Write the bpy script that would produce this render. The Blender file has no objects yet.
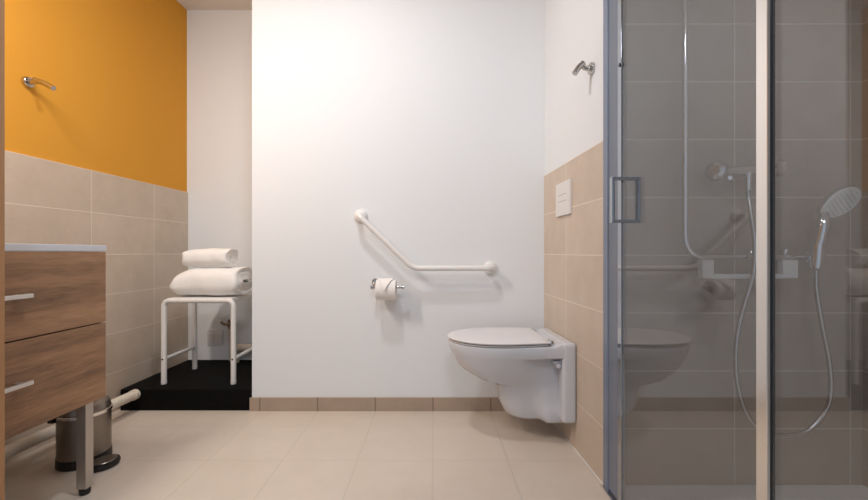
import bpy, bmesh, math, random
from mathutils import Vector, Matrix
random.seed(7)
S = bpy.context.scene
C = S.collection
PI = math.pi
V = Vector

# ------------------------------------------------------------------ camera constants
F = 386.0; CX = 434.0; CY = 252.0; H = 0.811
def P(px, py, Y):                      # photo pixel at a depth -> point in the room
    return V(((px - CX) * Y / F, Y, H - (py - CY) * Y / F))

# ------------------------------------------------------------------ materials
def lin(c):
    c = c / 255.0
    return c / 12.92 if c <= 0.04045 else ((c + 0.055) / 1.055) ** 2.4
def rgb(r, g, b): return (lin(r), lin(g), lin(b), 1.0)

class NT:
    def __init__(s, name):
        s.m = bpy.data.materials.new(name); s.m.use_nodes = True
        s.t = s.m.node_tree; s.t.nodes.clear()
        s.out = s.n('ShaderNodeOutputMaterial')
    def n(s, t, **kw):
        nd = s.t.nodes.new(t)
        for k, v in kw.items(): setattr(nd, k, v)
        return nd
    def l(s, a, b): s.t.links.new(a, b)
    def val(s, sock, v):
        if isinstance(v, (int, float, tuple, list)): sock.default_value = v
        else: s.l(v, sock)
    def math(s, op, a, b=None, c=None):
        nd = s.n('ShaderNodeMath', operation=op)
        s.val(nd.inputs[0], a)
        if b is not None: s.val(nd.inputs[1], b)
        if c is not None: s.val(nd.inputs[2], c)
        return nd.outputs[0]
    def mix(s, f, a, b):
        nd = s.n('ShaderNodeMix', data_type='RGBA')
        s.val(nd.inputs[0], f); s.val(nd.inputs[6], a); s.val(nd.inputs[7], b)
        return nd.outputs[2]
    def noise(s, vec, scale, detail=4, rough=0.55):
        nd = s.n('ShaderNodeTexNoise'); nd.inputs['Scale'].default_value = scale
        nd.inputs['Detail'].default_value = detail; nd.inputs['Roughness'].default_value = rough
        s.l(vec, nd.inputs['Vector']); return nd.outputs['Fac']
    def obj(s): return s.n('ShaderNodeTexCoord').outputs['Object']
    def mapping(s, vec, scale=(1, 1, 1), loc=(0, 0, 0)):
        nd = s.n('ShaderNodeMapping'); nd.inputs['Scale'].default_value = scale
        nd.inputs['Location'].default_value = loc
        s.l(vec, nd.inputs['Vector']); return nd.outputs[0]
    def bsdf(s, col, rough=0.5, metal=0.0, bump=None, bstr=0.1, bdist=0.01, spec=0.5, coat=0.0, sheen=0.0):
        b = s.n('ShaderNodeBsdfPrincipled')
        s.val(b.inputs['Base Color'], col); s.val(b.inputs['Roughness'], rough)
        b.inputs['Metallic'].default_value = metal
        b.inputs['Specular IOR Level'].default_value = spec
        b.inputs['Coat Weight'].default_value = coat
        b.inputs['Sheen Weight'].default_value = sheen
        if bump is not None:
            bn = s.n('ShaderNodeBump'); bn.inputs['Strength'].default_value = bstr
            bn.inputs['Distance'].default_value = bdist
            s.l(bump, bn.inputs['Height']); s.l(bn.outputs[0], b.inputs['Normal'])
        s.l(b.outputs[0], s.out.inputs[0]); return b

def plain(name, col, rough=0.5, metal=0.0, var=0.05, scale=20, bstr=0.05, spec=0.5, coat=0.0):
    t = NT(name); o = t.obj(); f = t.noise(o, scale)
    c2 = tuple(max(0, x * (1 - 2 * var)) for x in col[:3]) + (1,)
    t.bsdf(t.mix(f, col, c2), rough, metal, f, bstr, 0.002, spec, coat)
    return t.m

def tile_mat(name, base, dark, grout, pu, ou, pv, ov, axu=0, axv=2, g=0.0035, rough=0.42, var=0.12):
    """rectangular tiles in the object's own plane, one grout grid, cloudy cement look"""
    t = NT(name); o = t.obj()
    sep = t.n('ShaderNodeSeparateXYZ'); t.l(o, sep.inputs[0])
    u = sep.outputs[axu]; v = sep.outputs[axv]
    def cell(x, off, p):
        q = t.math('DIVIDE', t.math('SUBTRACT', x, off), p)
        fr = t.math('FRACT', q); idx = t.math('FLOOR', q)
        d = t.math('MULTIPLY', t.math('MINIMUM', fr, t.math('SUBTRACT', 1.0, fr)), p)
        return d, idx
    du, iu = cell(u, ou, pu); dv, iv = cell(v, ov, pv)
    d = t.math('MINIMUM', du, dv)
    isg = t.math('SUBTRACT', 1.0, t.n('ShaderNodeMapRange').outputs[0]) if False else None
    mr = t.n('ShaderNodeMapRange'); mr.inputs[1].default_value = g * 0.35; mr.inputs[2].default_value = g * 0.75
    t.l(d, mr.inputs[0]); tilef = mr.outputs[0]
    wn = t.n('ShaderNodeTexWhiteNoise', noise_dimensions='2D')
    cmb = t.n('ShaderNodeCombineXYZ'); t.l(iu, cmb.inputs[0]); t.l(iv, cmb.inputs[1]); t.l(cmb.outputs[0], wn.inputs['Vector'])
    n1 = t.noise(o, 9, 5, 0.6); n2 = t.noise(o, 60, 3, 0.6)
    f = t.math('ADD', t.math('MULTIPLY', n1, 0.75), t.math('MULTIPLY', n2, 0.25))
    f = t.math('ADD', f, t.math('MULTIPLY', t.math('SUBTRACT', wn.outputs[0], 0.5), var))
    cr = t.n('ShaderNodeMapRange'); cr.inputs[1].default_value = 0.3; cr.inputs[2].default_value = 0.7; t.l(f, cr.inputs[0])
    col = t.mix(tilef, grout, t.mix(cr.outputs[0], dark, base))
    hgt = t.math('ADD', tilef, t.math('MULTIPLY', n2, 0.15))
    t.bsdf(col, rough, 0, hgt, 0.25, 0.002)
    return t.m

def wood_mat(name, a, b, axis='y', scale=1.0, rough=0.5):
    t = NT(name); o = t.obj()
    sc = {'y': (9, 0.9, 9), 'z': (9, 9, 0.9)}[axis]
    sc = tuple(x * scale for x in sc)
    m = t.mapping(o, sc)
    n1 = t.noise(m, 1.6, 6, 0.6)
    n2 = t.noise(t.mapping(o, tuple(x * 6 for x in sc)), 2.5, 4, 0.6)
    n3 = t.noise(o, 3.0 * scale, 2)
    f = t.math('ADD', t.math('ADD', t.math('MULTIPLY', n1, 0.6), t.math('MULTIPLY', n2, 0.25)), t.math('MULTIPLY', n3, 0.15))
    mr = t.n('ShaderNodeMapRange'); mr.inputs[1].default_value = 0.34; mr.inputs[2].default_value = 0.66; t.l(f, mr.inputs[0])
    t.bsdf(t.mix(mr.outputs[0], b, a), rough, 0, n2, 0.08, 0.001)
    return t.m

def glass_mat(name, tint, ior=1.5, rough=0.0):
    t = NT(name)
    g = t.n('ShaderNodeNewGeometry')
    fr = t.n('ShaderNodeFresnel')
    i = t.math('ADD', t.math('MULTIPLY', g.outputs['Backfacing'], 1 / ior - ior), ior)
    t.l(i, fr.inputs['IOR'])
    tr = t.n('ShaderNodeBsdfTransparent'); tr.inputs[0].default_value = tint
    gl = t.n('ShaderNodeBsdfGlossy'); gl.inputs['Roughness'].default_value = rough
    gl.inputs[0].default_value = (1, 1, 1, 1)
    mx = t.n('ShaderNodeMixShader'); t.l(fr.outputs[0], mx.inputs[0])
    t.l(tr.outputs[0], mx.inputs[1]); t.l(gl.outputs[0], mx.inputs[2]); t.l(mx.outputs[0], t.out.inputs[0])
    return t.m

M = {}
M['white_wall'] = plain('white_paint', rgb(232, 234, 236), 0.85, var=0.015, scale=140, bstr=0.06, spec=0.2)
M['orange'] = plain('orange_paint', rgb(224, 160, 58), 0.8, var=0.02, scale=140, bstr=0.06, spec=0.25)
M['ceiling'] = plain('ceiling_paint', rgb(232, 226, 220), 0.9, var=0.015, scale=120, bstr=0.05, spec=0.2)
TB, TD, TG = rgb(213, 196, 179), rgb(199, 182, 164), rgb(229, 216, 201)
M['tile_left'] = tile_mat('beige_tile_left', TB, TD, TG, 0.392, 0.293, 0.2, 0.0)
M['tile_right'] = tile_mat('beige_tile_right', TB, TD, TG, 0.4, 0.293, 0.2, 0.0)
M['tile_shower'] = tile_mat('shaded_tile_shower', rgb(180, 166, 154), rgb(168, 154, 142), rgb(208, 198, 187), 0.4, 0.24, 0.2, 0.0)  # wall tile with its base darkened to stand in for dimmer shower light
M['floor'] = tile_mat('beige_floor_tile', rgb(212, 199, 185), rgb(206, 192, 177), rgb(201, 187, 172), 0.2925, -0.005, 0.294, 1.501, 0, 1, g=0.0042, rough=0.38, var=0.1)
M['base_tile'] = tile_mat('plinth_tile', rgb(178, 158, 140), rgb(165, 146, 129), rgb(122, 108, 96), 0.294, -0.005, 5.0, -1.0, 0, 2, g=0.005, rough=0.45)
M['wood'] = wood_mat('brown_oak', rgb(184, 140, 103), rgb(92, 66, 46), 'y')
M['doorwood'] = wood_mat('door_veneer', rgb(176, 130, 88), rgb(158, 114, 74), 'z')
M['chrome'] = plain('chrome', (0.78, 0.78, 0.79, 1), 0.07, 1.0, var=0.01, bstr=0.0)
M['alu'] = plain('polished_aluminium', (0.80, 0.77, 0.74, 1), 0.2, 1.0, var=0.01, bstr=0.0)
M['steel'] = plain('brushed_steel', (0.30, 0.265, 0.235, 1), 0.33, 1.0, var=0.08, scale=40, bstr=0.03)
M['satin'] = plain('satin_metal', (0.72, 0.69, 0.66, 1), 0.4, 0.85, var=0.03, scale=60, bstr=0.02)
M['hose'] = plain('hose_metal', (0.62, 0.61, 0.60, 1), 0.25, 1.0, var=0.05, scale=200, bstr=0.1)
M['black'] = plain('black_plastic', rgb(22, 21, 21), 0.45, var=0.1, scale=60)
M['ceramic'] = plain('white_ceramic', rgb(206, 207, 212), 0.12, var=0.01, scale=8, bstr=0.0, coat=0.4)
M['lid'] = plain('white_lid_plastic', rgb(222, 219, 219), 0.28, var=0.01, scale=8, bstr=0.0)
M['white_metal'] = plain('white_enamel', rgb(232, 229, 226), 0.3, var=0.01, scale=10, bstr=0.0)
M['white_plastic'] = plain('white_plastic', rgb(228, 225, 222), 0.4, var=0.01, scale=10, bstr=0.0)
M['pipe'] = plain('cream_pipe', rgb(226, 216, 200), 0.4, var=0.03, scale=10, bstr=0.0)
M['detail_grey'] = plain('grey_print', rgb(172, 170, 167), 0.6)  # grey of the flush plate marks and the spray nozzles
M['platform'] = plain('black_platform', rgb(15, 14, 13), 0.8, var=0.2, scale=90, bstr=0.1, spec=0.12)
M['hook_chrome'] = plain('hook_chrome', (0.55, 0.53, 0.51, 1), 0.12, 1.0, var=0.01, bstr=0.0)
M['leg_metal'] = plain('leg_metal', (0.52, 0.485, 0.45, 1), 0.38, 0.9, var=0.03, scale=60, bstr=0.02)
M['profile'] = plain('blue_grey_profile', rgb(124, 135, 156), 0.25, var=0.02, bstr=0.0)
M['dark_chrome'] = plain('dark_chrome', (0.48, 0.50, 0.53, 1), 0.06, 1.0, var=0.01, bstr=0.0)
M['paper'] = plain('tissue_paper', rgb(240, 236, 232), 0.9, var=0.02, scale=160, bstr=0.2, spec=0.1)
M['nozzle'] = plain('shower_face', rgb(238, 236, 234), 0.4, var=0.08, scale=120, bstr=0.2)
M['blue_cap'] = plain('blue_dot', rgb(70, 150, 210), 0.4)
M['tray'] = plain('white_tray', rgb(240, 238, 235), 0.45, var=0.03, scale=80, bstr=0.05)
M['gasket'] = plain('dark_gasket', rgb(18, 22, 28), 0.3, var=0.05)
M['glass'] = glass_mat('shower_glass', (0.81, 0.82, 0.825, 1), ior=1.62)
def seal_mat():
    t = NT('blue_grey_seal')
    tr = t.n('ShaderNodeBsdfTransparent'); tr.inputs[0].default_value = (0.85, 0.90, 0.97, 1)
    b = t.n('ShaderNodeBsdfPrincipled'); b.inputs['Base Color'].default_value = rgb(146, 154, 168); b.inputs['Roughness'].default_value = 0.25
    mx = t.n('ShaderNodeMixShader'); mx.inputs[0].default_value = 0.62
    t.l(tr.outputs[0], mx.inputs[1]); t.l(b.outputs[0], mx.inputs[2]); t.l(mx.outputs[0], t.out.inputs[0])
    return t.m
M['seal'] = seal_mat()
M['brass'] = plain('dark_brass', (0.28, 0.24, 0.2, 1), 0.3, 1.0)
def towel_mat():
    t = NT('terry_cloth'); o = t.obj()
    n1 = t.noise(o, 260, 3, 0.7); n2 = t.noise(o, 28, 4, 0.6)
    f = t.math('ADD', t.math('MULTIPLY', n1, 0.5), t.math('MULTIPLY', n2, 0.6))
    t.bsdf(t.mix(n1, rgb(252, 250, 247), rgb(245, 241, 237)), 0.95, 0, f, 0.6, 0.006, 0.1, 0, 0.3)
    return t.m
M['towel'] = towel_mat()

# ------------------------------------------------------------------ mesh helpers
def obj(name, bm, mat, parent=None, smooth=True, mod=None, angle=40):
    me = bpy.data.meshes.new(name)
    bmesh.ops.recalc_face_normals(bm, faces=bm.faces)
    if parent is not None and parent.get('_world'):
        bmesh.ops.translate(bm, verts=bm.verts, vec=-parent.location)
    bm.to_mesh(me); bm.free()
    mats = mat if isinstance(mat, (list, tuple)) else [mat]
    for m in mats: me.materials.append(M[m])
    if smooth:
        me.shade_smooth() if hasattr(me, 'shade_smooth') else None
        try: me.set_sharp_from_angle(angle=math.radians(angle))
        except Exception: pass
    o = bpy.data.objects.new(name, me); C.objects.link(o)
    if smooth:
        wm = o.modifiers.new('weighted_normal', 'WEIGHTED_NORMAL'); wm.keep_sharp = True; wm.weight = 80
    if parent is not None:
        p = parent
        # a sub-part's mesh is written in the same frame as its part
        o.parent = p
        if p.get('_world') or p.get('_local'): o['_p'] = 1
    return o
def sub(name, bm, mat, part, root, **kw):          # thing > part > sub-part
    o = obj(name, bm, mat, root, **kw)
    o.parent = part
    return o
def tag(o, label, cat, group=None):
    o['label'] = label; o['category'] = cat
    if group: o['group'] = group
    return o
def thing(name, label, cat, loc, group=None, world=True):
    e = bpy.data.objects.new(name, None); C.objects.link(e)
    e.location = loc; e.empty_display_size = 0.05
    e.matrix_local = Matrix.Translation(V(loc))
    tag(e, label, cat, group)
    if world: e['_world'] = 1
    return e
def single(name, bm, mat, label, cat, loc, group=None, **kw):
    bmesh.ops.translate(bm, verts=bm.verts, vec=-V(loc))
    o = obj(name, bm, mat, None, **kw); o.location = loc
    return tag(o, label, cat, group)
def structure(name, bm, mat, loc=(0, 0, 0), rz=0, **kw):
    o = obj(name, bm, mat, None, **kw); o.location = loc; o.rotation_euler = (0, 0, rz)
    o['kind'] = 'structure'; return o

def box(bm, x0, x1, y0, y1, z0, z1, bev=0.0, seg=2, mi=0):
    r = bmesh.ops.create_cube(bm, size=1.0)
    vs = r['verts']
    for v in vs:
        v.co = V(((x0 + x1) / 2 + v.co.x * (x1 - x0), (y0 + y1) / 2 + v.co.y * (y1 - y0), (z0 + z1) / 2 + v.co.z * (z1 - z0)))
    fs = list({f for v in vs for f in v.link_faces})
    for f in fs: f.material_index = mi
    if bev > 0:
        es = list({e for v in vs for e in v.link_edges})
        bmesh.ops.bevel(bm, geom=es, offset=bev, segments=seg, profile=0.6, affect='EDGES')
    return bm
def B(*a, **k): return box(bmesh.new(), *a, **k)

def frame(d):
    d = d.normalized()
    a = V((0, 0, 1)) if abs(d.z) < 0.9 else V((1, 0, 0))
    x = d.cross(a).normalized(); return x, d.cross(x).normalized()
def tube(bm, pts, r, n=16, cap=True, radii=None):
    pts = [V(p) for p in pts]; rings = []
    x = None
    for i, p in enumerate(pts):
        d = (pts[min(i + 1, len(pts) - 1)] - pts[max(i - 1, 0)]).normalized()
        if x is None: x, y = frame(d)
        else:
            x = (x - d * x.dot(d)).normalized(); y = d.cross(x)
        rr = radii[i] if radii else r
        rings.append([bm.verts.new(p + (x * math.cos(2 * PI * k / n) + y * math.sin(2 * PI * k / n)) * rr) for k in range(n)])
    for a, b in zip(rings, rings[1:]):
        for k in range(n): bm.faces.new((a[k], a[(k + 1) % n], b[(k + 1) % n], b[k]))
    if cap:
        bm.faces.new(rings[0]); bm.faces.new(rings[-1])
    return bm
def lathe(bm, base, axis, prof, n=28):
    """prof: list of (distance along axis, radius)"""
    base = V(base); axis = V(axis).normalized()
    return tube_prof(bm, base, axis, prof, n)
def tube_prof(bm, base, axis, prof, n):
    x, y = frame(axis); rings = []
    for t, r in prof:
        c = base + axis * t
        rings.append([bm.verts.new(c + (x * math.cos(2 * PI * k / n) + y * math.sin(2 * PI * k / n)) * max(r, 1e-5)) for k in range(n)])
    for a, b in zip(rings, rings[1:]):
        for k in range(n): bm.faces.new((a[k], a[(k + 1) % n], b[(k + 1) % n], b[k]))
    bm.faces.new(rings[0]); bm.faces.new(rings[-1]); return bm
def fillet(pts, r, n=8):
    """round the corners of a polyline"""
    pts = [V(p) for p in pts]; out = [pts[0]]
    for i in range(1, len(pts) - 1):
        a = pts[i - 1] - pts[i]; b = pts[i + 1] - pts[i]
        rr = r[i - 1] if isinstance(r, (list, tuple)) else r
        ang = a.angle(b); d = min(rr / math.tan(ang / 2), a.length * 0.49, b.length * 0.49)
        p0 = pts[i] + a.normalized() * d; p1 = pts[i] + b.normalized() * d
        for k in range(n + 1):
            t = k / n; out.append(p0 * (1 - t) ** 2 + pts[i] * 2 * t * (1 - t) + p1 * t ** 2)
    out.append(pts[-1]); return out
def spline(pts, n=10):
    pts = [V(p) for p in pts]; out = []
    q = [pts[0] * 2 - pts[1]] + pts + [pts[-1] * 2 - pts[-2]]
    for i in range(1, len(q) - 2):
        for k in range(n):
            t = k / n
            out.append(0.5 * ((2 * q[i]) + (q[i + 1] - q[i - 1]) * t + (2 * q[i - 1] - 5 * q[i] + 4 * q[i + 1] - q[i + 2]) * t * t + (3 * q[i] - q[i - 1] - 3 * q[i + 1] + q[i + 2]) * t ** 3))
    out.append(pts[-1]); return out
def loft(bm, rings, cap=True):
    vr = [[bm.verts.new(V(p)) for p in r] for r in rings]
    n = len(vr[0])
    for a, b in zip(vr, vr[1:]):
        for k in range(n): bm.faces.new((a[k], a[(k + 1) % n], b[(k + 1) % n], b[k]))
    if cap: bm.faces.new(vr[0]); bm.faces.new(vr[-1])
    return bm

# ================================================================== THE ROOM
YB = 1.975                       # white back wall
YA = 2.52                        # back of the alcove
XA = -0.931                      # alcove's right side
CEIL = 2.39
ZT = 1.2                         # top of the tiling
YS = 1.335                       # shower back wall
XSR = 1.483                      # shower right wall
YF = -0.9                        # how far the room is built towards the viewer
def gx(Y): return 0.590 - 0.042 * (Y - YS)      # right wall / shower glass plane
def lx(Y): return -1.605 - 0.0335 * (YA - Y)    # left wall plane
AR = math.atan(0.042); AL = math.atan(0.0335)

structure('floor', B(-1.9, 1.75, YF, YA + 0.12, -0.12, 0.0), 'floor')
structure('ceiling', B(-1.9, 1.75, YF, YA + 0.12, CEIL, CEIL + 0.1), 'ceiling')
# left wall: own x runs along the wall from the alcove corner towards the viewer
L = (YA - YF) / math.cos(AL)
bm = bmesh.new(); box(bm, -0.12, L, 0.008, 0.13, 0, CEIL, mi=0); box(bm, -0.0, L, 0.0, 0.05, 0.0, ZT, mi=1)
def left_frame(o):               # local +x -> along wall toward viewer, local -y -> into the room
    a = V((lx(YF) - lx(YA), YF - YA, 0)).normalized()
    yv = V((0, 0, 1)).cross(a)
    if yv.x > 0: pass
    o.matrix_world = Matrix(((a.x, yv.x, 0, lx(YA)), (a.y, yv.y, 0, YA), (0, 0, 1, 0), (0, 0, 0, 1)))
    return yv
o = structure('wall_left', bm, ['orange', 'tile_left'])
# a = (-,-1): z x a = (1,..) points into the room, so flip the slab to the outside
for v in o.data.vertices: v.co.y = -v.co.y
o.data.flip_normals()
left_frame(o)
# grout offset: joints at Y 1.98 and 1.60
structure('wall_back', B(XA, 0.72, YB, YB + 0.13, 0, CEIL), 'white_wall')
structure('wall_alcove_side', B(XA, XA + 0.13, YB + 0.13, YA, 0, CEIL), 'white_wall')
structure('wall_alcove_back', B(-1.75, XA + 0.13, YA, YA + 0.12, 0, CEIL), 'white_wall')
# right wall beside the toilet: tiles below, white paint above
bm = bmesh.new()
L = (YB - YS - 0.0005) / math.cos(AR)
box(bm, 0.0, L, 0.004, 0.12, 0, CEIL, mi=0); box(bm, 0.0, L, 0.0, 0.06, 0, ZT, mi=1)
o = structure('wall_right', bm, ['white_wall', 'tile_right'])
a = V((gx(YS) - gx(YB), YS - YB, 0)).normalized(); yv = V((-a.y, a.x, 0))
o.matrix_world = Matrix(((a.x, yv.x, 0, gx(YB)), (a.y, yv.y, 0, YB), (0, 0, 1, 0), (0, 0, 0, 1)))
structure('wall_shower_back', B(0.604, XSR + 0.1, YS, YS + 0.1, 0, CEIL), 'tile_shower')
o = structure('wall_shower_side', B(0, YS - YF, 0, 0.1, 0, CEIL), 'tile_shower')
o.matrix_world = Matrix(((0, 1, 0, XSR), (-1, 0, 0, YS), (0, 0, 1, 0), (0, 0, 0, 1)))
# plinth tiles along the foot of the white wall and round its corner
structure('baseboard_back', B(XA - 0.009, gx(YB) - 0.001, YB - 0.009, YB, 0.0, 0.068, bev=0.0015), 'base_tile')
# white joint where the right wall's tiling meets the floor
bm = bmesh.new(); box(bm, 0.0, (YB - YS) / math.cos(AR), -0.004, 0.0, 0, 0.004)
o = structure('trim_1', bm, 'white_plastic')
o.matrix_world = Matrix(((a.x, yv.x, 0, gx(YB)), (a.y, yv.y, 0, YB), (0, 0, 1, 0), (0, 0, 0, 1)))
# open door leaf at the left edge of the view
structure('door_1', B(-1.04, -1.00, 0.08, 0.90, 0.008, 2.1, bev=0.002), 'doorwood')

# ================================================================== ALCOVE
bm = bmesh.new(); box(bm, lx(2.2) + 0.012, XA - 0.002, YB - 0.002, YA - 0.001, 0.0, 0.108, bev=0.003)
t = single('platform', bm, 'platform', 'low black platform filling the alcove floor under the stool', 'platform', (-1.27, 2.25, 0))

# white stool
ZP = 0.108
YSF, YSR = 2.056, 2.32; XL_, XR_ = -1.438, -1.068; ZS = 0.552
t = thing('shower_stool', 'white tubular metal stool on the black platform, carrying two towels', 'stool', (-1.253, 2.19, ZP))
r = 0.0135
for yy in (YSF, YSR):
    pts = fillet([(XL_, yy, ZS - 0.07), (XL_, yy, ZS), (XR_, yy, ZS), (XR_, yy, ZS - 0.07)], 0.045, 8)
    obj('seat_rail', tube(bmesh.new(), pts, r), 'white_metal', t)
for yy in (YSF, YSR):
    for xx in (XL_, XR_):
        bm = tube(bmesh.new(), [(xx, yy, ZP + 0.012), (xx, yy, ZS - 0.07)], r)
        lg = obj('leg', bm, 'white_metal', t)
        sub('rubber_foot', lathe(bmesh.new(), (xx, yy, ZP), (0, 0, 1), [(0, 0.0125), (0.002, 0.0142), (0.02, 0.0142), (0.022, 0.0125)], 20), 'white_plastic', lg, t)
for xx in (XL_, XR_):
    st = obj('stretcher', tube(bmesh.new(), [(xx, YSF, 0.242), (xx, YSR, 0.242)], 0.010), 'white_metal', t)
    for yy, s in ((YSF, -1), (YSR, 1)):
        sub('screw', lathe(bmesh.new(), (xx, yy + s * 0.0115, 0.242), (0, s, 0), [(0, 0.0048), (0.002, 0.0048), (0.003, 0.003)], 12), 'black', st, t)
bm = bmesh.new(); box(bm, XL_ + 0.012, XR_ - 0.012, YSF + 0.004, YSR - 0.004, ZS - 0.012, ZS + 0.0135, bev=0.008, seg=3)
obj('seat', bm, 'white_plastic', t)

# folded towels: a rolled sheet (real spiral), long axis along X
def towel(name, label, x0, x1, yc, dy, z0, dz, turns, th, seed, skew=0.0, tap=0.0):
    rnd = random.Random(seed)
    n = int(turns * 44)
    ph = [rnd.random() * 6 for _ in range(6)]
    def path(i):
        s = i / n; a = -PI * 0.42 - s * turns * 2 * PI
        k = 1 - s * turns * 2 * th / min(dy, dz) * 0.97
        ry = dy / 2 - (1 - k) * dz / 2 - th / 2; rz = (dz / 2) * k - th / 2
        ry = max(ry, 0.006); rz = max(rz, 0.002)
        ca, sa = math.cos(a), math.sin(a); e = 0.72
        return V((math.copysign(abs(ca) ** e, ca) * ry, math.copysign(abs(sa) ** e, sa) * rz))
    pts = [path(i) for i in range(n + 1)]
    outer, inner = [], []
    for i, p in enumerate(pts):
        d = (pts[min(i + 1, n)] - pts[max(i - 1, 0)]).normalized(); nn = V((d.y, -d.x))
        w = th * 0.49 * min(1, (min(i, n - i) + 0.6) / 4)
        outer.append(p + nn * w); inner.append(p - nn * w)
    ring = outer + inner[::-1]
    NX = 26; rings = []
    for j in range(NX + 1):
        u = j / NX; e = min(u, 1 - u) / 0.5
        x = x0 + (x1 - x0) * u
        sc = 1 - 0.06 * max(0, 1 - e / 0.16) ** 2
        szl = 1 - tap * max(0, 1 - u / 0.36) ** 1.7
        rr = []
        for q in ring:
            wob = 0.0022 * math.sin(6.5 * u + ph[0] + q.x * 14) + 0.0012 * math.sin(15 * u + ph[1] + q.y * 24)
            zz = dz / 2 + q.y * sc + wob * 0.8
            # lies flat on what carries it, sags a little at the far fold
            zz = max(0.0, zz) * szl
            rr.append((x + 0.006 * math.sin(q.y * 60 + ph[2]) * (1 if u > 0.5 else -1) * (1 - e), yc + q.x * sc + wob + skew * (u - 0.5), z0 + zz))
        rings.append(rr)
    bm = bmesh.new()
    vr = [[bm.verts.new(V(p)) for p in r] for r in rings]; m = len(ring)
    for a, b in zip(vr, vr[1:]):
        for k in range(m): bm.faces.new((a[k], a[(k + 1) % m], b[(k + 1) % m], b[k]))
    h = len(outer)
    for e in (vr[0], vr[-1]):
        for k in range(h - 1):
            bm.faces.new((e[k], e[k + 1], e[m - 2 - k], e[m - 1 - k]))
    return single(name, bm, 'towel', label, 'towel', ((x0 + x1) / 2, yc, z0), 'folded towels on the stool', angle=80)
towel('towel', 'large thick folded white towel lying directly on the stool seat', -1.412, -1.062, 2.180, 0.25, ZS + 0.0140, 0.172, 3.0, 0.024, 3, skew=0.0, tap=0.24)
towel('towel', 'small rolled white towel on top of the larger folded towel', -1.372, -1.125, 2.165, 0.16, 0.729, 0.112, 2.2, 0.022, 5, skew=0.0, tap=0.12)

# wall plate and pipework at the alcove's back
bm = bmesh.new(); box(bm, -1.478, -1.374, YA - 0.009, YA, 0.205, 0.305, bev=0.003)
t = thing('socket_plate', 'pale double cover plate low on the alcove back wall behind the stool', 'wall plate', (-1.425, YA, 0.205))
obj('plate', bm, 'white_plastic', t)
for s in (-1.452, -1.400):
    obj('insert', B(s - 0.022, s + 0.022, YA - 0.012, YA - 0.008, 0.227, 0.283, bev=0.002), 'white_plastic', t)
t = thing('supply_pipe', 'thin pale vertical pipe with dark stop valve behind the stool', 'pipe', (-1.316, YA - 0.02, ZP))
obj('pipe', tube(bmesh.new(), [(-1.316, YA - 0.02, ZP + 0.001), (-1.316, YA - 0.02, 0.335)], 0.011), 'pipe', t)
v = obj('valve', tube(bmesh.new(), [(-1.316, YA - 0.022, 0.318), (-1.316, YA - 0.022, 0.372)], 0.017), 'brass', t)
bm = bmesh.new(); tube(bm, [(-1.36, YA - 0.055, 0.365), (-1.345, YA - 0.055, 0.352), (-1.316, YA - 0.055, 0.348), (-1.29, YA - 0.055, 0.352), (-1.275, YA - 0.055, 0.368)], 0.009, 10)
tube(bm, [(-1.316, YA - 0.055, 0.348), (-1.316, YA - 0.024, 0.348)], 0.008, 10)
sub('valve_lever', bm, 'brass', v, t)
bm = tube(bmesh.new(), fillet([(XA - 0.005, YA - 0.06, 0.20), (-1.268, YA - 0.06, 0.20), (-1.268, YA - 0.06, 0.109)], 0.04, 8), 0.026, 20)
single('waste_pipe', bm, 'pipe', 'short white waste pipe elbow behind the stool right of the valve', 'pipe', (-1.1, YA - 0.06, ZP))

# long white pipe low along the left wall
t = thing('drain_pipe', 'long white drain pipe running low along the tiled left wall', 'pipe', (-1.55, 1.3, 0.06))
obj('pipe', tube(bmesh.new(), [(-1.522, YB - 0.004, 0.086), (-1.545, 1.2, 0.093), (-1.565, 0.5, 0.099)], 0.0235, 22), 'pipe', t)
obj('collar', tube(bmesh.new(), [(-1.5219, YB - 0.006, 0.086), (-1.5226, YB - 0.03, 0.0862)], 0.0262, 22), 'pipe', t)
for yy in (1.75, 1.1):
    xx = -1.522 - 0.0295 * (YB - yy)
    obj('pipe_clip', B(lx(yy) + 0.001, xx, yy - 0.008, yy + 0.008, 0.082, 0.098), 'white_plastic', t)

# ================================================================== LEFT WALL HOOK / RIGHT WALL HOOK
def hook(label, base, out, q0, q1):
    base = V(base); out = V(out).normalized(); up = V((0, 0, 1))
    t = thing('coat_hook', label, 'hook', base, 'chrome coat hooks')
    obj('rosette', lathe(bmesh.new(), base, out, [(0, 0.022), (0.009, 0.022), (0.012, 0.0195), (0.013, 0.012)]), 'hook_chrome', t)
    p0 = base + out * q0[0] + up * q0[1]; p2 = base + out * q1[0] + up * q1[1]; p1 = (p0 + p2) / 2 + up * 0.004
    obj('neck', tube(bmesh.new(), [base + out * 0.011, base + out * 0.03 + up * 0.002, p0 * 0.6 + p1 * 0.4], 0.0095, 20), 'hook_chrome', t)
    pk = obj('peg', tube(bmesh.new(), spline([p0, p1, p2], 8), 0.0105, 18), 'hook_chrome', t)
    d = (p0 - p1).normalized()
    sub('peg_cap', lathe(bmesh.new(), p0, d, [(0, 0.0108), (0.002, 0.0108), (0.003, 0.006)], 18), 'brass', pk, t)
    return t
hook('chrome coat hook high on the orange left wall', (lx(1.5585) + 0.0005 - 0.008, 1.5585, 1.497), (1, 0.12, 0), (0.030, 0.010), (0.098, -0.020))
hook('chrome coat hook on the white wall above the beige tiling beside the shower', (gx(1.435) + 0.0035, 1.435, 1.493), (-1, -0.04, 0), (0.036, 0.018), (0.068, -0.020))

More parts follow.
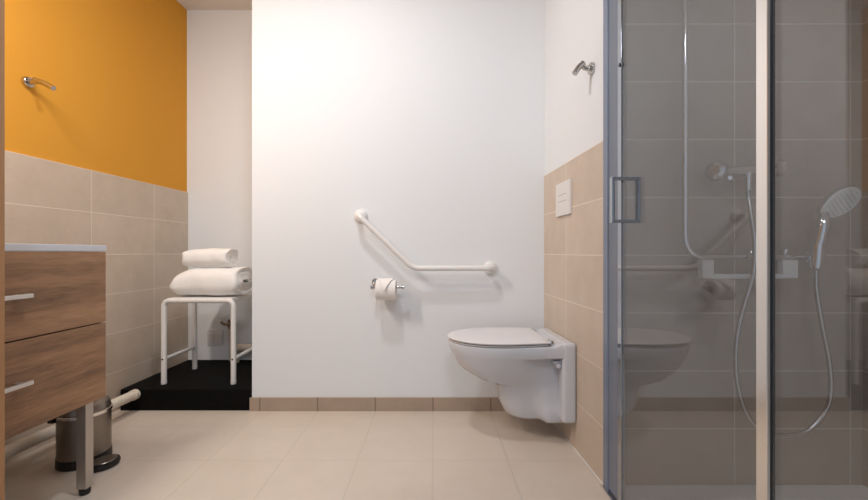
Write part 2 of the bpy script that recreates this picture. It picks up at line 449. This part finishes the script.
# ================================================================== VANITY
XV = -1.150; YV0, YV1 = 0.56, 1.353; xb = -1.64
t = thing('vanity_cabinet', 'brown wood vanity cabinet with two drawers against the left wall', 'cabinet', (-1.38, 0.96, 0))
bm = bmesh.new()
box(bm, xb, XV - 0.022, YV0, YV1, 0.305, 0.812, bev=0.001)
obj('body', bm, 'wood', t)
for z0, z1, hz in ((0.306, 0.5645, 0.446), (0.5685, 0.811, 0.689)):
    d = obj('drawer', B(XV - 0.02, XV, YV0 + 0.002, YV1, z0, z1, bev=0.0015), 'wood', t)
    bm = bmesh.new()
    yc = 0.950; hl = 0.133
    box(bm, XV + 0.018, XV + 0.028, yc - hl, yc + hl, hz - 0.006, hz + 0.006, bev=0.002)
    for s in (-0.11, 0.11): box(bm, XV, XV + 0.02, yc + s - 0.005, yc + s + 0.005, hz - 0.005, hz + 0.005)
    sub('handle', bm, 'satin', d, t)
for yy in (1.281, 0.62):
    lg = obj('leg', B(XV - 0.038, XV - 0.006, yy, yy + 0.03, 0.022, 0.306, bev=0.002), 'leg_metal', t)
    sub('foot', lathe(bmesh.new(), (XV - 0.022, yy + 0.015, 0), (0, 0, 1), [(0, 0.014), (0.008, 0.016), (0.018, 0.016), (0.0225, 0.011)], 18), 'black', lg, t)
# basin top with a shallow bowl
bm = bmesh.new()
xs0, xs1, ys0, ys1, zt = xb + 0.012, XV + 0.002, YV0 - 0.004, YV1 + 0.002, 0.8345
box(bm, xs0, xs1, ys0, ys1, 0.8135, zt, bev=0.003)
wb = single('washbasin', bm, 'ceramic', 'white washbasin top lying on the brown vanity cabinet', 'washbasin', (-1.38, 0.96, 0.8135))

# ================================================================== PEDAL BIN
bx, by = -1.362, 1.505
t = thing('pedal_bin', 'small steel pedal bin with black base beside the vanity leg', 'bin', (bx, by, 0))
rb = 0.081
obj('body', lathe(bmesh.new(), (bx, by, 0), (0, 0, 1), [(0.03, rb * 0.985), (0.034, rb), (0.188, rb)], 44), 'steel', t)
obj('base', lathe(bmesh.new(), (bx, by, 0), (0, 0, 1), [(0, rb * 1.0), (0.003, rb * 1.03), (0.034, rb * 1.02), (0.036, rb * 0.96)], 44), 'black', t)
obj('rim', lathe(bmesh.new(), (bx, by, 0), (0, 0, 1), [(0.186, rb), (0.187, rb * 1.035), (0.197, rb * 1.035), (0.199, rb)], 44), 'alu', t)
obj('lid', lathe(bmesh.new(), (bx, by, 0), (0, 0, 1), [(0.197, rb * 0.98), (0.208, rb * 0.985), (0.226, rb * 0.93), (0.238, rb * 0.72), (0.243, rb * 0.4), (0.245, 0.001)], 44), 'steel', t)
pd = V((0.93, -0.36, 0)).normalized(); pc = V((bx, by, 0)) + pd * 0.122
bm = bmesh.new()
def pedal(z0, z1, k):
    s = pd.cross(V((0, 0, 1))); out = []
    for z, kk in ((z0, k), (z0 + (z1 - z0) * 0.3, k * 1.04), (z1 - (z1 - z0) * 0.3, k * 1.04), (z1, k)):
        out.append([pc + pd * (0.042 * kk * math.cos(2 * PI * i / 28)) + s * (0.048 * kk * math.sin(2 * PI * i / 28)) + V((0, 0, z)) for i in range(28)])
    return out
loft(bm, pedal(0.004, 0.022, 1.0))
pp = obj('pedal', bm, 'black', t)
sub('pedal_pad', loft(bmesh.new(), pedal(0.0222, 0.027, 0.84)), 'steel', pp, t)
hd = -pd
bm = bmesh.new(); q = V((bx, by, 0)) + V((-0.75, -0.66, 0)).normalized() * (rb * 1.06)
box(bm, q.x - 0.012, q.x + 0.012, q.y - 0.014, q.y + 0.014, 0.172, 0.214, bev=0.003)
obj('lid_hinge', bm, 'black', t)

# ================================================================== GRAB BAR ON THE BACK WALL
YG = YB - 0.078
def flange(p, axis, root, mat='white_metal', r=0.034):
    return obj('flange', lathe(bmesh.new(), p, axis, [(0, r), (0.006, r), (0.013, r * 0.88), (0.017, r * 0.62), (0.018, r * 0.3)], 32), mat, root)
t = thing('grab_bar', 'white angled grab bar on the white wall above the toilet paper', 'grab bar', (-0.05, YB, 0.73))
wl = V((-0.375, YB, 0.994)); wr = V((0.287, YB, 0.730))
bend = P(413, 267.6, YG)
pl = V((wl.x, YG, wl.z)); pr = V((wr.x, YG, 0.731))
pts = fillet([wl - V((0, 0.01, 0)), pl, V((bend.x, YG, 0.731)), pr, wr - V((0, 0.01, 0))], [0.045, 0.09, 0.045], 10)
obj('rail', tube(bmesh.new(), pts, 0.0135, 20), 'white_metal', t)
flange(wl, (0, -1, 0), t); flange(wr, (0, -1, 0), t)

# toilet paper holder + roll
ZR = 0.637; YR = YB - 0.072; XR = -0.232
t = thing('toilet_paper_holder', 'small chrome toilet paper holder on the white wall below the grab bar', 'toilet paper holder', (XR, YB, ZR))
obj('rod', tube(bmesh.new(), [(XR - 0.078, YR, ZR), (XR + 0.083, YR, ZR)], 0.0065, 16), 'hook_chrome', t)
for s, q in ((-0.079, -1), (0.084, 1)):
    obj('knob', lathe(bmesh.new(), (XR + s, YR, ZR), (q, 0, 0), [(-0.012, 0.0065), (-0.011, 0.0105), (0.0, 0.0105), (0.002, 0.007)], 18), 'hook_chrome', t)
obj('arm', tube(bmesh.new(), fillet([(XR - 0.066, YB - 0.004, ZR + 0.022), (XR - 0.066, YR, ZR + 0.022), (XR - 0.066, YR, ZR)], 0.012, 6), 0.006, 14), 'hook_chrome', t)
obj('rosette', lathe(bmesh.new(), (XR - 0.066, YB, ZR + 0.022), (0, -1, 0), [(0, 0.018), (0.006, 0.018), (0.008, 0.012)], 24), 'hook_chrome', t)
bm = bmesh.new()
x0, x1, RR, RI = XR - 0.051, XR + 0.046, 0.051, 0.019
rings = []
for x, rr in ((x0, RI), (x0, RR - 0.002), (x0 + 0.002, RR), (x1 - 0.002, RR), (x1, RR - 0.002), (x1, RI), (x0, RI)):
    rings.append([(x, YR + math.cos(2 * PI * k / 40) * rr, ZR - 0.0124 + math.sin(2 * PI * k / 40) * rr) for k in range(40)])
loft(bm, rings, cap=False)
bmesh.ops.remove_doubles(bm, verts=bm.verts, dist=1e-5)
t = thing('toilet_paper_roll', 'white toilet paper roll with a folded triangle tip on the holder', 'toilet paper', (XR, YR, ZR - 0.0124))
obj('roll', bm, 'paper', t)
# folded tip: triangle following the roll's front, with thickness
bm = bmesh.new(); rows = []
N = 12
for k in range(N + 1):
    f = k / N; a = math.radians(80 + 118 * f - 18 * f)      # from the top over the front
    w = (x1 - x0) * 0.5 * (1 - f) ** 0.95 * 0.98
    xc = (x0 + x1) / 2 - 0.004 * f
    row = []
    for rr in (RR + 0.002 + 0.008 * f * f, RR + 0.005 + 0.007 * f * f):
        for s in (-1, 1):
            row.append(V((xc + s * w, YR + math.cos(a) * rr, ZR - 0.0124 + math.sin(a) * rr)))
    rows.append([row[0], row[1], row[3], row[2]])
loft(bm, rows)
obj('folded_tip', bm, 'paper', t)
bm = bmesh.new(); rows = []
for k in range(4):                                            # loose sheet hanging at the back-bottom
    f = k / 3; z = ZR - 0.0124 - 0.03 - 0.045 * f; y = YR - math.sqrt(max(RR ** 2 - min(0.03 + 0.045 * f, RR) ** 2, 0.0006)) - 0.002
    rows.append([(x0 + 0.004, y, z), (x1 - 0.002, y, z), (x1 - 0.002, y + 0.0012, z), (x0 + 0.004, y + 0.0012, z)])

# ================================================================== TOILET (own frame: +x away from the wall)
YT = 1.730
t = thing('toilet', 'white wall-hung toilet with closed lid on the beige tiled right wall', 'toilet', (gx(YT), YT, 0), world=False)
t.matrix_local = Matrix.Translation((gx(YT) - 0.0005, YT, 0)) @ Matrix.Rotation(PI + AR, 4, 'Z')
t['_local'] = 1
def lerp_tab(tab, z):
    for a, b in zip(tab, tab[1:]):
        if a[0] >= z >= b[0]:
            f = (a[0] - z) / (a[0] - b[0]); return [a[i] + (b[i] - a[i]) * f for i in range(1, len(a))]
    return list(tab[-1][1:])
tab = [  # z, front reach, bowl half width, rear half width
    (0.424, 0.502, 0.170, 0.166), (0.421, 0.508, 0.176, 0.174), (0.414, 0.510, 0.178, 0.176), (0.398, 0.507, 0.178, 0.176),
    (0.380, 0.500, 0.175, 0.175), (0.374, 0.497, 0.173, 0.168), (0.368, 0.494, 0.171, 0.112), (0.345, 0.483, 0.164, 0.112),
    (0.321, 0.468, 0.155, 0.112), (0.300, 0.446, 0.145, 0.113), (0.282, 0.418, 0.134, 0.114), (0.268, 0.388, 0.124, 0.115),
    (0.256, 0.352, 0.114, 0.116), (0.247, 0.324, 0.107, 0.118), (0.236, 0.307, 0.102, 0.120), (0.220, 0.299, 0.099, 0.122),
    (0.190, 0.293, 0.097, 0.126), (0.158, 0.285, 0.095, 0.131), (0.135, 0.274, 0.092, 0.134), (0.110, 0.262, 0.088, 0.132),
    (0.099, 0.246, 0.080, 0.126), (0.094, 0.230, 0.070, 0.118)]
def outline(lf, w, wr, z, rear=0.02, n=30):
    pts = []
    lm = min(0.27, lf - 0.10) if lf > 0.4 else lf - 0.085
    for i in range(n + 1):
        s = i / n
        l = rear + (lf - rear) * math.sin(s * PI / 2) ** 1.0
        if l <= lm:
            k = max(0, min(1, (l - 0.10) / max(lm - 0.10 - 0.03, 0.03))); k = k * k * (3 - 2 * k)
            h = wr + (w - wr) * k
        else:
            q = (l - lm) / (lf - lm); h = w * max(0, 1 - q ** 2.15) ** 0.5
        pts.append((l, h))
    left = [V((l, h, z)) for l, h in pts]; right = [V((l, -h, z)) for l, h in pts[:-1]][::-1]
    return left + right
bm = bmesh.new()
loft(bm, [outline(lf, w, wr, z) for z, lf, w, wr in tab])
# wide mounting flange against the wall, widening block and the little fixing lug
box(bm, 0.0, 0.058, -0.178, 0.178, 0.112, 0.440, bev=0.018, seg=4)
rows = []
for l, zt in ((0.03, 0.438), (0.06, 0.436), (0.085, 0.428), (0.11, 0.422)):
    rows.append([V((l, -0.172, 0.39)), V((l, 0.172, 0.39)), V((l, 0.172, zt - 0.006)), V((l, 0.164, zt)), V((l, -0.164, zt)), V((l, -0.172, zt - 0.006))])
loft(bm, rows)
for v in bm.verts: v.co.y *= 0.93
obj('bowl', bm, 'ceramic', t, angle=38)
for s in (-1, 1):
    bm = bmesh.new(); lathe(bm, (0.070, s * 0.140, 0.345), (0, s, 0), [(-0.04, 0.010), (0.012, 0.010), (0.016, 0.006)], 16)
    box(bm, 0.05, 0.085, s * 0.12 - 0.02, s * 0.12 + 0.02, 0.348, 0.362, bev=0.003)
    obj('fixing_lug', bm, 'ceramic', t)
def seat_outline(lf, w, rear, z, wrear, n=30):
    pts = []
    lm = 0.285
    for i in range(n + 1):
        s = i / n; l = rear + (lf - rear) * math.sin(s * PI / 2)
        if l <= lm: k = math.sin(PI / 2 * (l - rear) / (lm - rear)); h = wrear + (w - wrear) * k
        else: q = (l - lm) / (lf - lm); h = w * max(0, 1 - q ** 2.1) ** 0.5
        pts.append((l, h))
    return [V((l, h, z)) for l, h in pts] + [V((l, -h, z)) for l, h in pts[:-1]][::-1]
bm = bmesh.new()
loft(bm, [seat_outline(0.498, 0.1535, 0.120, 0.4242, 0.14), seat_outline(0.506, 0.1618, 0.112, 0.4255, 0.148), seat_outline(0.508, 0.1637, 0.110, 0.429, 0.15), seat_outline(0.503, 0.1590, 0.114, 0.4315, 0.145)])
obj('seat', bm, 'lid', t, angle=50)
bm = bmesh.new()
loft(bm, [seat_outline(0.500, 0.1562, 0.110, 0.4338, 0.142), seat_outline(0.511, 0.1665, 0.102, 0.4352, 0.150), seat_outline(0.513, 0.1683, 0.100, 0.440, 0.152), seat_outline(0.509, 0.1646, 0.103, 0.4435, 0.149), seat_outline(0.46, 0.14, 0.11, 0.447, 0.12), seat_outline(0.40, 0.08, 0.16, 0.449, 0.07)])
obj('lid', bm, 'lid', t, angle=50)
for s in (-1, 1):
    bm = bmesh.new(); tube(bm, [(0.090, s * 0.137, 0.437), (0.090, s * 0.09, 0.437)], 0.0075, 14)
    lathe(bm, (0.090, s * 0.12, 0.4275), (0, 0, 1), [(-0.004, 0.012), (0.003, 0.012), (0.004, 0.006), (0.008, 0.006)], 18)
    obj('hinge', bm, 'chrome', t)

# flush plate
t = thing('flush_plate', 'white dual flush plate on the beige tiles above the toilet', 'flush plate', (gx(1.70), 1.70, 0.972), world=False)
t.matrix_local = Matrix.Translation((gx(1.70), 1.70, 0.972)) @ Matrix.Rotation(PI + AR, 4, 'Z')
obj('plate', B(0, 0.010, -0.083, 0.083, 0, 0.147, bev=0.002), 'white_plastic', t)
for z0, z1 in ((0.045, 0.138), (0.008, 0.041)):
    bt = obj('button', B(0.008, 0.0105, -0.076, 0.076, z0, z1, bev=0.0015), 'white_plastic', t)
for z in (0.092, 0.063):
    o = obj('mark', B(0.0100, 0.0108, -0.045, 0.045, z - 0.0012, z + 0.0012), 'detail_grey', t)

# ================================================================== SHOWER
GT = 0.586
bm = bmesh.new()
rows = []
for Y in (YS - 0.001, 0.9, 0.5, YF + 0.02):
    rows.append([V((GT + 0.02, Y, 0.0)), V((XSR - 0.001, Y, 0.0)), V((XSR - 0.001, Y, 0.006)), V((GT + 0.02, Y, 0.006))])
loft(bm, rows)
single('shower_tray', bm, 'tray', 'flat pale shower tray floor behind the glass', 'shower tray', (1.05, 0.3, 0), smooth=False)

# glass enclosure: everything runs along the line of the right wall. local x along the wall to the viewer, y into the shower
GG = 0.584
o_ = V((GG, YS, 0)); ax = V((0, -1, 0)); ay = V((-ax.y, ax.x, 0))   # ay points to +X (into the shower)
t = thing('shower_enclosure', 'glass shower enclosure with chrome post and handle right of the toilet', 'shower enclosure', o_, world=False)
t.matrix_local = Matrix(((ax.x, ay.x, 0, o_.x), (ax.y, ay.y, 0, o_.y), (0, 0, 1, 0), (0, 0, 0, 1)))
def lu(px):                     # photo column -> distance along the glass line
    return YS - GG * F / (px - CX)
u607, u618, u622, uP0, uP1 = lu(607.5), lu(617.5), lu(621), lu(758), lu(769.5)
ZG0, ZG1 = 0.018, 2.05
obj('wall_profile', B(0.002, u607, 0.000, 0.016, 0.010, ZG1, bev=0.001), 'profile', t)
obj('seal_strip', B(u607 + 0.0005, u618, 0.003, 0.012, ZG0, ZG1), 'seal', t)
pf = obj('strike_profile', B(u618, u622, 0.000, 0.012, 0.010, ZG1, bev=0.0015), 'dark_chrome', t)
sub('screw', lathe(bmesh.new(), (u622 - 0.004, -0.0005, H + 187 * 1.21 / F), (0, -1, 0), [(0, 0.006), (0.003, 0.006), (0.004, 0.003)], 16), 'gasket', pf, t)
dg = obj('glass_door', B(u622 + 0.001, uP0 - 0.004, 0.003, 0.009, ZG0, ZG1), 'glass', t, smooth=False)
obj('post', B(uP0, uP1, -0.004, 0.008, 0.010, ZG1, bev=0.0015), 'alu', t)
obj('door_gasket', B(uP0 - 0.0035, uP0, 0.000, 0.010, ZG0, ZG1), 'brass', t)
obj('panel_gasket', B(uP1, uP1 + 0.002, 0.0025, 0.0085, ZG0, ZG1), 'gasket', t)
obj('fixed_glass', B(uP1 + 0.0023, lu(868) + 0.35, 0.003, 0.009, ZG0, ZG1), 'glass', t, smooth=False)
obj('threshold', B(0.002, lu(868) + 0.35, -0.010, 0.018, 0.0, 0.0095, bev=0.002), 'alu', t)
obj('top_rail', B(0.002, lu(868) + 0.35, -0.004, 0.016, ZG1 + 0.001, ZG1 + 0.035, bev=0.002), 'alu', t)
# square ring handle through the door
uh = lu(624); hz0, hz1 = 0.905, 1.036
bm = bmesh.new()
for y in (-0.036, 0.046):
    box(bm, uh - 0.008, uh + 0.008, y - 0.005, y + 0.005, hz0 - 0.005, hz1 + 0.005, bev=0.002)
for z in (hz0, hz1):
    box(bm, uh - 0.008, uh + 0.008, -0.036, 0.046, z - 0.005, z + 0.005, bev=0.002)
sub('handle', bm, 'dark_chrome', dg, t)

# chrome L-shaped rail on the shower's back wall
YH = YS - 0.062
t = thing('shower_rail', 'chrome L-shaped rail on the tiled wall inside the shower', 'shower rail', (P(684.5, 256, YS).x, YS, 0.79))
vx = P(685, 0, YH).x; hz = P(0, 257, YH).z; hx = P(826, 0, YH).x
pts = fillet([(vx, YS - 0.004, 2.02), (vx, YH, 2.02), (vx, YH, hz), (hx, YH, hz), (hx, YS - 0.004, hz)], [0.03, 0.075, 0.02], 12)
obj('rail', tube(bmesh.new(), pts, 0.0095, 18), 'chrome', t)
for p in ((vx, YS, 2.02), (P(753, 0, YS).x, YS, hz + 0.008), (hx, YS, hz)):
    flange(p, (0, -1, 0), t, 'chrome', 0.024)
obj('bracket', tube(bmesh.new(), [(P(753, 0, YS).x, YS - 0.01, hz + 0.004), (P(753, 0, YS).x, YH, hz)], 0.008, 14), 'chrome', t)
obj('knob', lathe(bmesh.new(), (P(785, 0, YH).x, YH, hz + 0.008), (0, 0, 1), [(0, 0.006), (0.008, 0.006), (0.009, 0.011), (0.018, 0.011), (0.02, 0.007)], 16), 'chrome', t)

# white shelf hung below the rail
t = thing('shower_shelf', 'white plastic shelf hanging under the chrome rail in the shower', 'shelf', (P(747, 0, YH).x, YH, P(0, 278, YH).z))
for a_, b_ in ((700, 711.5), (780, 795)):
    x0, x1 = P(a_, 0, YH).x, P(b_, 0, YH).x
    z0, z1 = P(0, 278, YH).z, hz - 0.010
    obj('bracket', B(x0, x1, YH - 0.012, YH + 0.012, z0, z1, bev=0.003), 'white_plastic', t)
x0, x1 = P(711, 0, YH).x, P(781, 0, YH).x
obj('shelf_board', B(x0, x1, YH - 0.010, YH + 0.012, P(0, 278.5, YH).z, P(0, 274, YH).z, bev=0.003), 'white_plastic', t)

# mixer tap
YM = YS - 0.06
mz = P(0, 171.5, YM).z
t = thing('shower_mixer', 'chrome wall mixer tap with faceted knob inside the shower', 'tap', (P(735, 0, YS).x, YS, mz))
kx = P(717, 0, YM).x
obj('body', tube(bmesh.new(), [(P(722, 0, YM).x, YM, mz), (P(770, 0, YM).x, YM, mz + 0.010)], 0.016, 22, radii=[0.013, 0.018]), 'chrome', t)
obj('control_knob', lathe(bmesh.new(), (P(719.5, 0, YM).x, YM + 0.008, mz), (-0.72, -0.66, 0), [(-0.004, 0.016), (0.002, 0.031), (0.022, 0.034), (0.034, 0.029), (0.042, 0.017), (0.043, 0.004)], 9), 'hook_chrome', t, angle=20)
obj('control_knob', lathe(bmesh.new(), (P(770, 0, YM).x, YM, mz + 0.01), (1, 0, 0), [(-0.004, 0.016), (0.002, 0.028), (0.03, 0.030), (0.036, 0.018)], 10), 'chrome', t, angle=20)
for px_ in (733, 765):
    obj('wall_rosette', lathe(bmesh.new(), (P(px_, 0, YS).x, YS, mz), (0, -1, 0), [(0, 0.026), (0.006, 0.025), (0.012, 0.014), (0.055, 0.012)], 26), 'chrome', t)
hx0 = P(748, 0, YM).x
obj('hose_outlet', lathe(bmesh.new(), (hx0, YM, mz + 0.004), (0, 0, -1), [(0.0, 0.0125), (0.02, 0.0125), (0.022, 0.0105), (0.05, 0.0105), (0.052, 0.009), (0.066, 0.009)], 20), 'chrome', t)

# hand shower
YX = YS - 0.105
hp0 = P(816.5, 262, YX); hp1 = P(822, 214, YX); hp2 = P(828, 195, YX + 0.0)
t = thing('hand_shower', 'chrome hand shower with pale spray face in its holder on the rail', 'hand shower', hp0)
fc = P(840.5, 203, YX - 0.01)                      # centre of the spray face
fn = V((-0.02, -0.90, -0.40)).normalized()
fl = V((math.cos(math.radians(50)), 0, math.sin(math.radians(50))))
fl = (fl - fn * fl.dot(fn)).normalized(); fw = fn.cross(fl)
def disc(c, rl, rw, off, n=36, e=0.0):
    return [c + fl * (rl * math.cos(2 * PI * k / n)) + fw * (rw * (1 + e * math.cos(2 * PI * k / n)) * math.sin(2 * PI * k / n)) + fn * off for k in range(n)]
bm = loft(bmesh.new(), [disc(fc, 0.034, 0.020, -0.032), disc(fc, 0.051, 0.036, -0.024), disc(fc, 0.061, 0.044, -0.010, e=0.12), disc(fc, 0.061, 0.044, 0.0, e=0.12), disc(fc, 0.057, 0.040, 0.003, e=0.12)])
hd_ = obj('head', bm, 'chrome', t)
bm = loft(bmesh.new(), [disc(fc, 0.0580, 0.0415, 0.0025, e=0.12), disc(fc, 0.0570, 0.0405, 0.005, e=0.12), disc(fc, 0.050, 0.034, 0.006, e=0.12)])
sub('spray_face', bm, 'nozzle', hd_, t)
bm = bmesh.new()
for i in range(-4, 5):
    for j in range(-3, 4):
        a_, b_ = i / 4.4, j / 3.4
        if a_ * a_ + b_ * b_ > 0.86: continue
        lathe(bm, fc + fl * (0.050 * a_) + fw * (0.033 * b_) + fn * 0.0055, fn, [(0, 0.0022), (0.002, 0.0016)], 8)
o = sub('nozzles', bm, 'detail_grey', hd_, t); o['kind'] = 'stuff'
hk = fc - fl * 0.040 - fn * 0.020
obj('handle', tube(bmesh.new(), spline([hp0 - V((0.001, 0, 0.02)), hp0, P(820, 240, YX), P(823.5, 222, YX), hk], 8), 0.0155, 20,
    radii=None), 'chrome', t)
obj('holder', tube(bmesh.new(), [P(818.2, 243, YX), P(816.2, 266, YX)], 0.018, 22), 'chrome', t)
obj('holder_arm', tube(bmesh.new(), [P(816.5, 256, YX), V((P(816.5, 256, YX).x, YH - 0.0097, hz))], 0.012, 16), 'chrome', t)

# flexible hose
yh = YX
hs = [P(747.8, 191, YM), P(748.5, 197, YM), P(751, 215, YM - 0.012), P(754.6, 243, YM - 0.024), P(753, 275, YM - 0.026), P(744, 306, YM - 0.025), P(737, 337, YM - 0.03),
      P(735.8, 368, YM - 0.03), P(740.5, 397, YM - 0.03), P(750, 419, YM - 0.03), P(764, 431.5, YM - 0.03), P(780, 435.5, YM - 0.03), P(806, 431.5, YM - 0.03),
      P(825.5, 411, YM - 0.035), P(831, 388, YM - 0.04), P(828.5, 357, YM - 0.04), P(822, 324, YM - 0.045), P(816.5, 290, YX), P(815.8, 270, YX)]
single('shower_hose', tube(bmesh.new(), spline(hs, 8), 0.0066, 14), 'hose', 'flexible metal shower hose looping down behind the glass', 'hose', P(770, 436, YM - 0.03))

# ================================================================== CAMERA
cd = bpy.data.cameras.new('camera'); cam = bpy.data.objects.new('camera', cd); C.objects.link(cam)
cam.location = (0, 0, H); cam.rotation_euler = (PI / 2, 0, 0)
cd.sensor_width = 36; cd.lens = 36 * F / 868; cd.shift_x = 0.0; cd.shift_y = 2 / 868; cd.clip_start = 0.02
S.camera = cam

# ================================================================== LIGHT
def area(name, loc, rot, size, power, col, shape='DISK', sy=None, spread=180):
    d = bpy.data.lights.new(name, 'AREA'); d.shape = shape; d.size = size
    if sy: d.size_y = sy
    d.energy = power; d.color = col; d.spread = math.radians(spread)
    o = bpy.data.objects.new(name, d); C.objects.link(o); o.location = loc; o.rotation_euler = rot
    return o
WARM = (1.0, 0.90, 0.80)
def aim(loc, d): return V(d).to_track_quat('-Z', 'Y').to_euler()
area('ceiling_spot_light', (-0.42, 1.06, CEIL - 0.01), (0, 0, 0), 0.15, 11, (0.94, 0.98, 1.03))
area('mirror_light', (-1.36, 0.80, 2.05), aim(0, (0.40, 0.42, -0.80)), 0.10, 17, WARM, 'RECTANGLE', 0.45)
area('front_fill_light', (0.1, -0.5, CEIL - 0.02), (math.radians(20), 0, 0), 0.45, 17, (0.90, 0.97, 1.06))  # unseen area light behind the camera, added as front fill
w = bpy.data.worlds.new('world'); S.world = w; w.use_nodes = True
bg = w.node_tree.nodes['Background']; bg.inputs[0].default_value = (0.86, 0.97, 1.14, 1); bg.inputs[1].default_value = 0.45

S.view_settings.view_transform = 'Standard'; S.view_settings.look = 'None'
S.view_settings.gamma = 1.0; S.view_settings.use_curve_mapping = False
S.view_settings.exposure = 0.02
for o in list(S.objects):
    for k in ('_world', '_local', '_p'):
        if k in o: del o[k]
